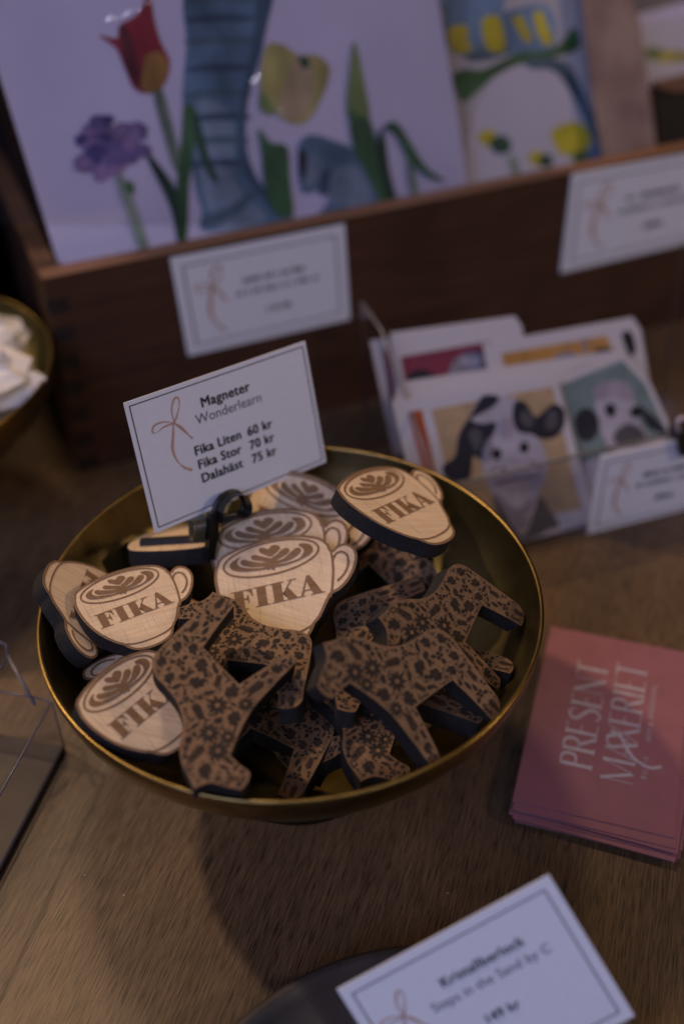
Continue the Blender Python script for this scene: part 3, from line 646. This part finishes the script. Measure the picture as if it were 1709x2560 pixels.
for j in range(gy+1):
    for i in range(gx+1):
        x = -40+i*(1170+40)/gx; y = -60+j*(560+60)/gy; a = 0
        for p_, q_, wd_ in GL:
            d = Vector((q_[0]-p_[0], q_[1]-p_[1])); t = max(0, min(1, ((x-p_[0])*d.x+(y-p_[1])*d.y)/d.length_squared)); dd = math.hypot(x-p_[0]-t*d.x, y-p_[1]-t*d.y)
            e_ = math.exp(-(dd/(wd_*1.15))**2)
            if e_ > a: a = e_; best = (p_[0]+t*d.x, p_[1]+t*d.y)
        p = at(x, y, PS+NP*.30, NP); h = .02*mn.noise(Vector((x/160, y/160, 0)))
        if a > .01:
            sp = at(best[0], best[1], PS+NP*.30, NP); Hv = ((CX-sp).normalized()+(GLINT_POS-sp).normalized()).normalized(); gr = NP-Hv/Hv.dot(NP)
            h += a*(gr.dot(p-sp)+.035*mn.noise(Vector((x/11, y/11, 3)))+.02*mn.noise(Vector((x/5, y/5, 9))))
        g.append(p+NP*h)
b0 = q.add(g)
for j in range(gy):
    for i in range(gx): k = b0+j*(gx+1)+i; q.face((k, k+gx+1, k+gx+2, k+1), 0, True)
q.build('plastic_sleeve', acrylic('glint_tilted_sleeve', (.97, .97, .99), .15), bpy.data.objects['illustrated_poster'])
F = []
ad('ybl', z4([(500,-80),(770,-80),(760,90),(640,130),(520,70)]))
ad('paper2', z4([(880,280),(1000,310),(1090,420),(1150,560),(1190,760),(640,800),(640,560),(700,400),(790,310)]))
ad('ybl', z4([(520,60),(700,70),(960,20),(1010,170),(960,220),(760,240),(560,230)]))
ad('green', z4([(590,430),(560,330),(620,300),(700,300),(850,230),(1000,210),(1090,120),(1110,210),(1000,250),(880,270),(760,320),(680,390),(620,440)]))
ad('navy', z4([(870,270),(950,255),(1050,270),(1120,380),(1180,520),(1220,680),(1190,680),(1130,520),(1070,400),(1000,310),(900,300)]))
ad('navy', z4([(620,210),(800,190),(790,240),(640,270)]))
ad('yb', z4([(535,130),(620,110),(650,160),(640,220),(570,230)])); ad('ybl', z4([(630,110),(670,110),(690,190),(650,215),(630,170)]))
ad('yb', z4([(690,85),(765,75),(790,210),(730,225),(700,190)])); ad('ybl', z4([(775,90),(800,85),(830,190),(800,200)]))
ad('yb', z4([(815,75),(860,65),(910,170),(880,190),(840,130)]), False); ad('yb', z4([(905,55),(950,45),(1000,180),(965,205),(930,150)]), False)
for cx_, cy_, r, c in ((715, 600, 48, 'yb'), (770, 630, 55, 'dgreen'), (1080, 605, 100, 'yb'), (1085, 600, 60, 'org'), (1120, 690, 45, 'green'), (930, 690, 45, 'yb'), (965, 700, 40, 'dgreen')):
    ad(c if c != 'org' else 'yb', z4([(cx_+r*(1 if k % 2 else .8)*math.cos(k*.7), cy_+r*.75*math.sin(k*.7)) for k in range(9)]))
ad('ybl', z4([(1150,640),(1210,620),(1220,700),(1160,700)])); ad('sage', z4([(800,680),(840,690),(850,760),(820,760)]))
P2 = cr(0, 3.4, 1.0)
AMs_keep = AMs[AK.index('paper')]
P2M = artmat('print_grey_paper', (.40, .38, .42), .8, 8)  # shadow beside the wreath is painted in as a grey ground
poster('illustrated_poster', [(1085, -180), (1500, -260), (1560, 0), (1610, 420), (1150, 560)], P2, NP, F, 'poster with yellow letters and a flower wreath, second from left in the crate', 'poster').data.materials[0] = P2M
M_strip = mottled('faded_red_print', (.24, .15, .13), (.36, .25, .20), .5, 50, coat=.2)
P3 = cr(0, 2.6, 1.0)
b = MB(); b.prism3([at(x, y, P3, NP) for x, y in ((1448, -60), (1555, -80), (1600, 60), (1645, 420), (1518, 470), (1480, 240))], NP, .15)
o = b.build('paper_banderole', [M_strip]); tag(o, 'narrow brownish red printed strip leaning in the crate right of the wreath poster', 'leaflet')
q = MB(); pp = bez([(1460, 40), (1530, 20), (1580, 60), (1600, 190), (1560, 240), (1500, 180)], True, 4)
F = []; ad('paper2', [(1595, 60), (1800, 10), (1830, 190), (1620, 200)], False); ad('yb', [(1610, 120), (1660, 125), (1730, 135), (1730, 150), (1660, 155), (1615, 145)]); ad('lgreen', [(1610, 128), (1640, 118), (1660, 135), (1625, 150)])
poster('round_plate_print', [(1580, 40), (1820, -20), (1850, 210), (1600, 215)], cr(0, 9, 1.0), NP, F, 'pale picture with yellow green streak at the upper right, behind the posters', 'poster')
q = MB(); q.prism3([at(x, y, cr(0, 12, 1), NP) for x, y in ((1560, -120), (1850, -200), (1850, 30), (1585, 60))], NP, .2)
tag(q.build('dim_board', mottled('grey_beige_board', (.16, .14, .14), (.22, .19, .18), .7, 20)), 'dim grey beige board at the top right corner behind everything', 'board')
# a small brown box inside the crate at the right
bx = empty('brown_box', cr(31, 4, TZ)); Mb = Matrix.Translation(-bx.location)
q = MB(); q.prism3([at(x, y, cr(0, 3.6, 1), NP) for x, y in ((1636, 205), (1740, 200), (1760, 400), (1650, 440), (1645, 300))], NP, .3); q.build('opening_shade', M_joint_shade, bx, Mb)  # flat dark sheet paints the shade inside the box opening
q = MB(); q.prism3([at(x, y, cr(0, 3.3, 1), NP) for x, y in ((1632, 205), (1740, 180), (1742, 225), (1690, 230), (1650, 222))], NP, .3); q.build('box_rim', M_boxlip, bx, Mb)
tag(bx, 'brown box with a dark opening standing in the right end of the crate', 'box')

# ------------------------------------------------------------------ caddy with cow cards
CY = R_(18.2); dc = Vector((math.cos(CY), math.sin(CY), 0)); nfc = Vector((dc.y, -dc.x, 0))
Pc = Vector((9.15, 10.06, TZ)); CL = R_(24)
NC = (nfc*math.cos(CL)+Zv*math.sin(CL)).normalized()
CM = dict(white=(.60, .55, .56), cream=(.50, .34, .19), orange=(.52, .26, .07), rust=(.48, .10, .03), burg=(.25, .035, .07), teal=(.19, .25, .25), head=(.50, .45, .50), black=(.022, .020, .034), grey=(.10, .09, .10), lil=(.38, .32, .37), eye=(.008, .008, .01), mid=(.28, .25, .30))
CK = list(CM); CMs = [mottled('card_'+k, tuple(x*(.95 if k == 'white' else .78) for x in CM[k]), CM[k], .5, 8 if k == 'white' else 120) for k in CK]
z5 = lambda pts: z3(pts, 1.725, 800, 700)
def cow(name, off, outline, feats, label, n_edges=0, NCi=None):
    nn = NC if NCi is None else NCi
    P = Pc-nfc*off+Zv*.3
    root = None; b = MB(); ol = z5(outline); b.prism3([at(x, y, P, nn) for x, y in ol], nn, .05, 0)
    for i, (c, pts, sm) in enumerate(feats):
        pp = bez(z5(pts), True, 4) if sm else z5(pts)
        b.fill([(x, -y) for x, y in pp], [at(x, y, P+nn*(.008+.004*i), nn) for x, y in pp], CK.index(c))
    return tag(b.build(name, CMs), label, 'greeting card', 'animal greeting cards in the clear stand')
cow('greeting_card', .5, [(310,525),(1015,425),(1190,1035),(1150,1080),(700,1160),(440,1080)],
    [('orange', [(480,560),(1000,460),(1125,985),(740,1060),(590,1000)], False), ('cream', [(485,565),(998,463),(1122,982),(742,1056),(595,1000)], False), ('rust', [(378,570),(437,558),(505,850),(450,860)], False),
     ('grey', [(740,920),(800,960),(880,1050),(940,940),(980,980),(1030,1060),(980,1080),(920,1110),(830,1120),(770,1030)], True),
     ('head', [(655,560),(700,505),(790,500),(850,520),(900,620),(940,700),(965,790),(950,870),(930,960),(890,1080),(850,1090),(790,1000),(730,900),(705,820),(700,720),(650,640)], True),
     ('black', [(530,800),(580,760),(600,660),(650,580),(700,500),(770,505),(740,550),(650,600),(700,620),(760,615),(735,690),(700,780),(660,760),(645,860),(600,880),(540,850)], True),
     ('black', [(840,525),(885,530),(930,590),(1000,535),(1050,560),(1050,630),(1010,680),(950,685),(900,665),(850,650),(828,590)], True),
     ('eye', [(735,745),(755,728),(778,740),(772,768),(748,772)], True), ('eye', [(858,718),(875,700),(895,712),(890,738),(868,742)], True),
     ('head', [(700,740),(740,690),(850,660),(935,680),(978,780),(955,880),(880,925),(780,920),(712,860)], True), ('eye', [(737,745),(757,726),(780,740),(773,770),(748,774)], True), ('eye', [(858,718),(876,698),(898,712),(892,740),(868,744)], True),
     ('grey', [(640,660),(680,640),(700,690),(670,740)], True), ('grey', [(880,560),(920,600),(900,640),(860,600)], True), ('grey', [(980,570),(1020,570),(1020,630),(970,640)], True),
     ('mid', [(780,960),(840,1000),(880,1040),(860,1080),(800,1010)], True),
     ('lil', [(722,830),(760,790),(850,775),(930,780),(966,820),(948,880),(880,912),(790,908),(740,880)], True), ('head', [(770,800),(850,782),(925,790),(935,815),(860,830),(780,835)], True),
     ('grey', [(775,812),(795,806),(800,820),(782,826)], True), ('grey', [(908,790),(928,788),(930,802),(912,806)], True), ('grey', [(765,868),(850,852),(935,842),(936,850),(850,864),(768,880)], True),
     ('mid', [(760,915),(800,960),(860,985),(920,940),(905,1000),(850,1020),(790,985)], True), ('mid', [(800,1010),(850,1050),(900,1020),(885,1075),(840,1080)], True),
     ('mid', [(715,700),(735,680),(745,720),(725,790),(708,760)], True), ('lil', [(780,600),(820,600),(830,660),(800,690)], True)],
    'front greeting card with a black and white calf on a cream orange ground')
cow('greeting_card', 1.2, [(1000,440),(1310,320),(1420,440),(1520,660),(1400,800),(1160,1000),(1110,740)],
    [('teal', [(1035,452),(1300,345),(1400,450),(1495,655),(1380,720),(1120,790)], False),
     ('head', [(1190,500),(1260,460),(1340,500),(1370,600),(1420,700),(1330,740),(1250,730),(1200,620)], True), ('lil', [(1175,480),(1220,440),(1310,440),(1350,490),(1330,530),(1270,500),(1200,520)], True),
     ('black', [(1095,610),(1120,560),(1165,555),(1200,600),(1195,660),(1160,695),(1115,685)], True), ('black', [(1370,540),(1400,560),(1450,600),(1500,660),(1440,650),(1400,620)], True),
     ('eye', [(1225,560),(1250,530),(1275,560),(1255,595)], True), ('eye', [(1335,560),(1365,545),(1380,580),(1350,595)], True), ('grey', [(1270,660),(1320,620),(1380,640),(1400,690),(1330,720),(1270,700)], True)],
    'greeting card with a grey eared animal on a teal ground, right of the calf card')
for i in range(4):
    cow('greeting_card', 1.5+i*.22, [(318+i*6,505-i*22),(1040+i*40,400-i*22),(1200,900),(450,1050)] if i < 3 else [(350,440),(1300,300),(1300,800),(450,1000)], [], 'plain white card edge in the pack behind the calf card')
cow('greeting_card', 3.4, [(700,275),(1345,160),(1380,210),(1420,450),(1300,800),(800,800),(745,500)],
    [('orange', [(778,318),(1232,240),(1262,300),(1262,360),(800,400)], False), ('mid', [(1010,330),(1080,310),(1120,340),(1100,400),(1010,400)], True), ('black', [(1170,325),(1210,290),(1270,310),(1270,370),(1180,370)], True), ('eye', [(1300,230),(1340,225),(1360,300),(1340,330),(1315,290)], True), ('mid', [(1130,260),(1145,255),(1150,330),(1138,340)], True)],
    'greeting card with an orange ground standing at the back right of the stand')
cow('greeting_card', 4.0, [(300,228),(838,155),(870,200),(900,500),(380,560)],
    [('burg', [(345,332),(738,262),(770,420),(370,470)], False), ('mid', [(560,380),(590,335),(650,310),(720,330),(740,400),(560,430)], True), ('black', [(370,430),(400,390),(460,390),(500,430),(450,460),(380,470)], True), ('head', [(600,350),(650,330),(690,350),(660,380)], True)],
    'greeting card with a burgundy ground standing at the back left of the stand')
cow('greeting_card', 4.5, [(215,262),(830,170),(860,600),(320,760)], [('burg', [(270,300),(298,296),(330,540),(310,560)], False)], 'white bordered card rearmost at the left of the stand')
st = empty('card_stand', Pc); Ms = Matrix.Translation(-st.location)
def cs(u, v, z): return Pc+dc*u-nfc*v+Zv*z      # along, back, up from the table
q = MB(); u0, u1 = -4.2, 11.0
q.prism3([cs(u0, 0, .25), cs(u1, 0, .25), cs(u1, 0, 4.1), cs(u0, 0, 4.1)], nfc, .25); q.build('front_panel', M_acr, st, Ms)
q = MB(); q.tube([cs(u0, .12, 4.12), cs(u1, .12, 4.12)], .07, 8); q.build('front_edge', mat('grey_acrylic_edge', (.12, .115, .11), .35)[0], st, Ms)
q = MB(); q.prism3([cs(u0, 0, .02), cs(u1, 0, .02), cs(u1, 8, .02), cs(u0, 8, .02)], Zv, .0); q.prism3([cs(u0, 0, .25), cs(u1, 0, .25), cs(u1, 8, .25), cs(u0, 8, .25)], Zv, .22); q.build('base_panel', M_acr, st, Ms)
for u in (u0, u1):
    q = MB(); q.prism3([cs(u, 0, .2), cs(u, 8, .2), cs(u, 8.6, 7.6), cs(u, 6.2, 7.6), cs(u, 0, 4.1)], -dc, .25); pn = q.build('side_panel', M_acr, st, Ms)
    q = MB(); q.tube([cs(u+.1, 0, .2), cs(u+.1, 0, 4.1), cs(u+.1, 6.2, 7.6), cs(u+.1, 8.6, 7.6), cs(u+.1, 8, .2)], .055, 6); q.build('side_edge', M_acre, pn, Matrix.Identity(4))
tag(st, 'clear acrylic stand holding the animal greeting cards', 'card stand')
back_card([(1501, 1141), (1790, 1080), (1790, 1265), (1467, 1338)], Pc+nfc*.12, nfc, 'blurred white price card clipped to the clear greeting card stand', 8)
cl = empty('binder_clip', at(1702, 1090, Pc+nfc*.3, nfc)); Mcl = Matrix.Translation(-cl.location)
q = MB(); q.prism3([at(x, y, Pc+nfc*.35, nfc) for x, y in ((1692, 1085), (1722, 1078), (1722, 1140), (1700, 1142))], nfc, .7); q.build('clip_body', M_black, cl, Mcl)
q = MB(); q.tube([at(x, y, Pc+nfc*.2, nfc) for x, y in bez([(1698, 1085), (1690, 1062), (1702, 1046), (1722, 1050), (1722, 1080)], False, 4)], .09, 8); q.build('wire_handle', M_silver, cl, Mcl)
tag(cl, 'black binder clip with wire handle at the right picture edge', 'clip')

# ------------------------------------------------------------------ pink business cards
A = at(1280, 2000, (0, 0, TZ+.55), Zv); B = at(1685, 2094, (0, 0, TZ+.55), Zv)
dx = (B-A).normalized(); dy = Vector((-dx.y, dx.x, 0)); WX = (B-A).length; WY = WX*1.60
rnd = random.Random(2); NPC = 12
PF = dict(
 P=([[(0,0),(.10,0),(.10,1),(0,1)]], [[(.10,.96),(.30,.93),(.40,.76),(.31,.58),(.10,.55)]]),
)
def glyph(q, ch, x, y, h, z):
    T = .11*h; t = .03*h
    def V(a, wd=T): q.poly([(x+a*h, y), (x+a*h+wd, y), (x+a*h+wd, y+h), (x+a*h, y+h)], z+.0015, 0)
    def Hh(a, b, c, wd=t): q.poly([(x+a*h, y+c*h-wd/2), (x+b*h, y+c*h-wd/2), (x+b*h, y+c*h+wd/2), (x+a*h, y+c*h+wd/2)], z, 0)
    def Dg(a, c, b, d, wd): q.ribbon([(x+a*h, y+c*h), (x+b*h, y+d*h)], wd, z+.003, 0)
    def C(pts, wd): q.ribbon([(x+a*h, y+b*h) for a, b in bez(pts, False, 6)], [w_*h for w_ in [wd[0]+(wd[1]-wd[0])*math.sin(math.pi*i/(6*(len(pts)-1))) for i in range(6*(len(pts)-1)+1)]], z+.003, 0)
    if ch == 'P': V(.05); Hh(0, .22, .015); C([(.1,.98),(.38,.96),(.46,.75),(.38,.55),(.1,.52)], (.03, .11)); return .52
    if ch == 'R': V(.05); Hh(0, .22, .015); C([(.1,.98),(.38,.96),(.46,.75),(.38,.55),(.1,.52)], (.03, .11)); Dg(.28, .52, .56, 0, T); return .60
    if ch == 'E': V(.05); Hh(0, .46, .015); Hh(.1, .36, .52); Hh(0, .46, .985); return .52
    if ch == 'S': C([(.42,.82),(.30,.98),(.10,.92),(.06,.74),(.24,.55),(.42,.36),(.42,.14),(.22,.0),(.04,.14)], (.03, .12)); return .52
    if ch == 'N': V(.05, t); V(.52, t); Dg(.06, 1, .55, 0, T); return .66
    if ch == 'T': V(.22); Hh(0, .54, .985, t*1.6); Hh(.14, .42, .015); return .56
    if ch == 'M': V(.04, t); V(.68); Dg(.06, 1, .38, 0, T); Dg(.38, 0, .70, 1, t); return .86
    if ch == 'A': Dg(.0, 0, .30, 1, t); Dg(.28, 1, .58, 0, T); Hh(.12, .46, .33); return .62
    if ch == 'X': Dg(.04, 1, .52, 0, T); Dg(.02, 0, .54, 1, t); return .58
    if ch == 'I': V(.08); Hh(0, .24, .015); Hh(0, .24, .985); return .30
    return .3
for i in range(NPC):
    top = i == NPC-1
    z = TZ+.02+i*.046
    jx, jy, ja = (0, 0, 0) if top else (rnd.uniform(-.05, .30), rnd.uniform(-.32, -.05) if i > 7 else rnd.uniform(-.62, -.1), rnd.uniform(-.045, .02))
    X = Matrix((dx, dy, Zv)).transposed().to_4x4(); X.translation = (A+dx*jx+dy*jy)*U; X.translation.z = z*U; X = X@Matrix.Rotation(ja, 4, 'Z')
    b = MB(); b.slab([(0, 0), (WX, 0), (WX, WY), (0, WY)], -.038, 0, 0, 1); o = b.build('business_card', [M_pinkp, M_pinke]); o.matrix_world = X
    tag(o, 'top pink business card of the pile with silvery printed name' if top else 'plain pink business card edge in the pile below the printed one', 'business card', 'pink business cards in a pile')
    if top:
        q = MB(); q2 = MB()
        # text runs along the long side
        def put(word, h, col, start, total):
            g = MB(); x = 0
            for ch in word: x += glyph(g, ch, x, 0, h, .008)*h*1.0
            s = total/x
            for v in g.v: v.x, v.y = col-v.y, start+v.x*s
            b0 = q.add(g.v)
            for f_ in g.f: q.face([b0+j for j in f_], 0)
        put('PRESENT', 1.05, 2.02+.25, .115*WY+.9, WY*.60); put('MAXERIET', 1.05, 3.42+.20, .115*WY+.7, WY*.66)
        q.text('BUTIK', .26, 4.02, .115*WY+1.05, .008, 0, 0, 'LEFT', math.pi/2, 1.5); q.text('HEM & INREDNING', .26, 4.02, .115*WY+2.65, .008, 0, 0, 'LEFT', math.pi/2, 1.2)
        q.ribbon(bez([(2.70, 3.75), (3.05, 3.50), (3.25, 3.15), (3.55, 2.75), (4.05, 2.50), (4.45, 2.65)], False, 6), .11, .012, 0)
        q.ribbon(bez([(3.2, 3.2), (2.85, 3.0), (2.60, 3.3), (2.72, 3.6), (3.1, 3.5), (3.45, 3.2)], False, 6), .05, .014, 0)
        q.build('silver_lettering', M_silver, o)

q = MB(); q.box((-27, 22, TZ), (-15.5, 34, 9.5)); q.box((-27.3, 21.7, 9.5), (-15.2, 34.3, 10.3))  # added dark box, fills the unlit area left of the crate
tag(q.build('dark_filler_box', M_joint_shade), 'made-up dark box filling the unlit left edge behind the second bowl', 'dark filler')

# ------------------------------------------------------------------ second brass bowl with white paper at the left edge
lb = (-16.2, 13.0)
root = bowl('brass_bowl', lb[0], lb[1], 6.6, 'second brass bowl cut by the left picture edge, holding crumpled white tissue')
rnd = random.Random(8)
for i, (x, y, z, s) in enumerate(((-11.9, 12.2, -.2, 2.0), (-12.6, 15.3, -.1, 1.5), (-13.6, 10.2, .1, 2.1), (-15.2, 13.2, .3, 2.6), (-12.9, 9.4, -.4, 1.4))):
    q = MB(); nu, nv = 14, 9
    for a in range(nv+1):
        for b_ in range(nu):
            t = math.pi*a/nv; ph = 2*math.pi*b_/nu; r = s*(1+rnd.uniform(-.22, .22)) if 0 < a < nv else s
            q.v.append(Vector((x+r*math.sin(t)*math.cos(ph), y+r*math.sin(t)*math.sin(ph), z+.55*r*math.cos(t))))
    for a in range(nv):
        for b_ in range(nu): q.face((a*nu+b_, (a+1)*nu+b_, (a+1)*nu+(b_+1) % nu, a*nu+(b_+1) % nu), 0, False)
    nm = ('nearest the bowl wall on the right', 'small and at the back of the bowl', 'at the front of the bowl', 'in the middle of the bowl', 'smallest, at the very front under the rim')[i]
    tag(q.build('tissue_wad', M_paper2), 'crumpled white tissue wad '+nm, 'tissue', 'white tissue in the left bowl')

# ------------------------------------------------------------------ acrylic riser at the lower left
ar = empty('acrylic_riser', (-9, -3, TZ)); Ma = Matrix.Translation(-ar.location)
E0 = at(165, 1875, (0, 0, TZ), Zv); E1 = at(0, 2190, (0, 0, TZ), Zv); de = (E1-E0).normalized(); dl = Vector((de.y, -de.x, 0))
def ra(a, b, z): return E0+de*a+dl*b+Zv*z
if dl.x > 0: dl = -dl
HT_ = 2.55
q = MB(); q.prism3([ra(0, 0, .2), ra(11, 0, .2), ra(11, 8, .2), ra(0, 8, .2)], Zv, .18); q.build('base_plate', mottled('dark_brown_base', (.045, .032, .024), (.065, .046, .034), .5, 60), ar, Ma)  # dark plate makes the area below the clear walls darker
q = MB(); q.prism3([ra(0, 0, .22), ra(11, 0, .22), ra(11, 0, HT_), ra(0, 0, HT_)], -dl, .12); q.build('front_wall', M_acr, ar, Ma)
q = MB(); q.prism3([ra(0, 0, .22), ra(0, 0, HT_), ra(0, 8, HT_), ra(0, 8, .22)], -de, .12); q.build('end_wall', M_acr, ar, Ma)
q = MB(); q.tube([ra(0, 0, .3), ra(11, 0, .3)], .035, 8); q.build('lower_edge', M_acrb, ar, Ma)
q = MB(); q.tube([ra(11, 0, HT_), ra(.3, 0, HT_), ra(.08, .08, HT_), ra(0, .35, HT_), ra(0, 8, HT_)], .032, 8); q.build('upper_edge', M_acrb, ar, Ma)
q = MB(); q.tube([ra(.02, .02, .3), ra(.02, .02, HT_)], .03, 8); q.build('corner_edge', M_acre, ar, Ma)
tag(ar, 'clear acrylic riser with bluish edges over a dark base plate at the lower left', 'riser')
a2 = empty('acrylic_tray', (-11, 3, TZ)); M2 = Matrix.Translation(-a2.location)
Q0 = at(20, 1640, (0, 0, TZ+3.6), Zv); Q1 = at(88, 1762, (0, 0, TZ+2.75), Zv)
q = MB(); q.tube([Q0, Q1], .055, 8); q.build('sloping_edge', M_acre, a2, M2)
q = MB(); q.tube([Q0+Vector((-.9, -1.4, 0)), Q0+Vector((-.1, -.5, 0)), Q0, Q0+Vector((-.15, .5, 0)), Q0+Vector((-1.2, 1.1, 0)), Q0+Vector((-4, .9, 0))], .045, 8); q.build('upper_rim', M_acrb, a2, M2)
tag(a2, 'small clear acrylic tray corner with rounded rim above the riser at the left edge', 'tray')

# ------------------------------------------------------------------ dark dish under the nearest card
dh = empty('dark_dish', (3.6, -15.5, TZ)); Md = Matrix.Translation(-dh.location)
q = MB(); q.lathe([(.001, -6.9), (4.5, -6.85), (6.0, -6.5), (6.75, -5.75), (6.9, -5.55), (7.1, -5.45), (7.25, -5.55), (7.2, -5.9), (6.6, -6.7), (5.2, -7.2), (.001, -7.28)], (3.6, -15.5), 120)
q.build('dish_body', M_dish, dh, Md); tag(dh, 'dark round dish under the nearest price card at the bottom edge', 'dish')
# card block that holds the nearest card
q = MB(); q.box((3.6, -14.0, -6.84), (6.2, -12.6, -4.4)); tag(q.build('card_block', M_dish), 'dark block propping the nearest price card in the dish', 'card holder')

# ------------------------------------------------------------------ crumbs and scratches on the table
rnd = random.Random(21)
for i, (x, y) in enumerate(((1118, 2235), (213, 2190), (310, 2240))):
    p = at(x, y, (0, 0, TZ), Zv); q = MB(); r = rnd.uniform(.015, .025)
    q.tube([p+Vector((-r*(3 if i == 0 else 1), 0, .03)), p+Vector((r*(3 if i == 0 else 1), r*.8, .04))], r*.6, 6)
    lab = ('thin pale wood splinter on the table before the bowl', 'tiny pale dust speck on the table below the bowl shadow', 'pale dust speck on the lower left table', 'pale dust crumb on the lower left table near the corner', 'small pale speck on the table under the left of the bowl', 'pale speck near the riser edge on the table')[i]
    tag(q.build('crumb', M_gold if i == 0 else M_paper2), lab, 'crumb')
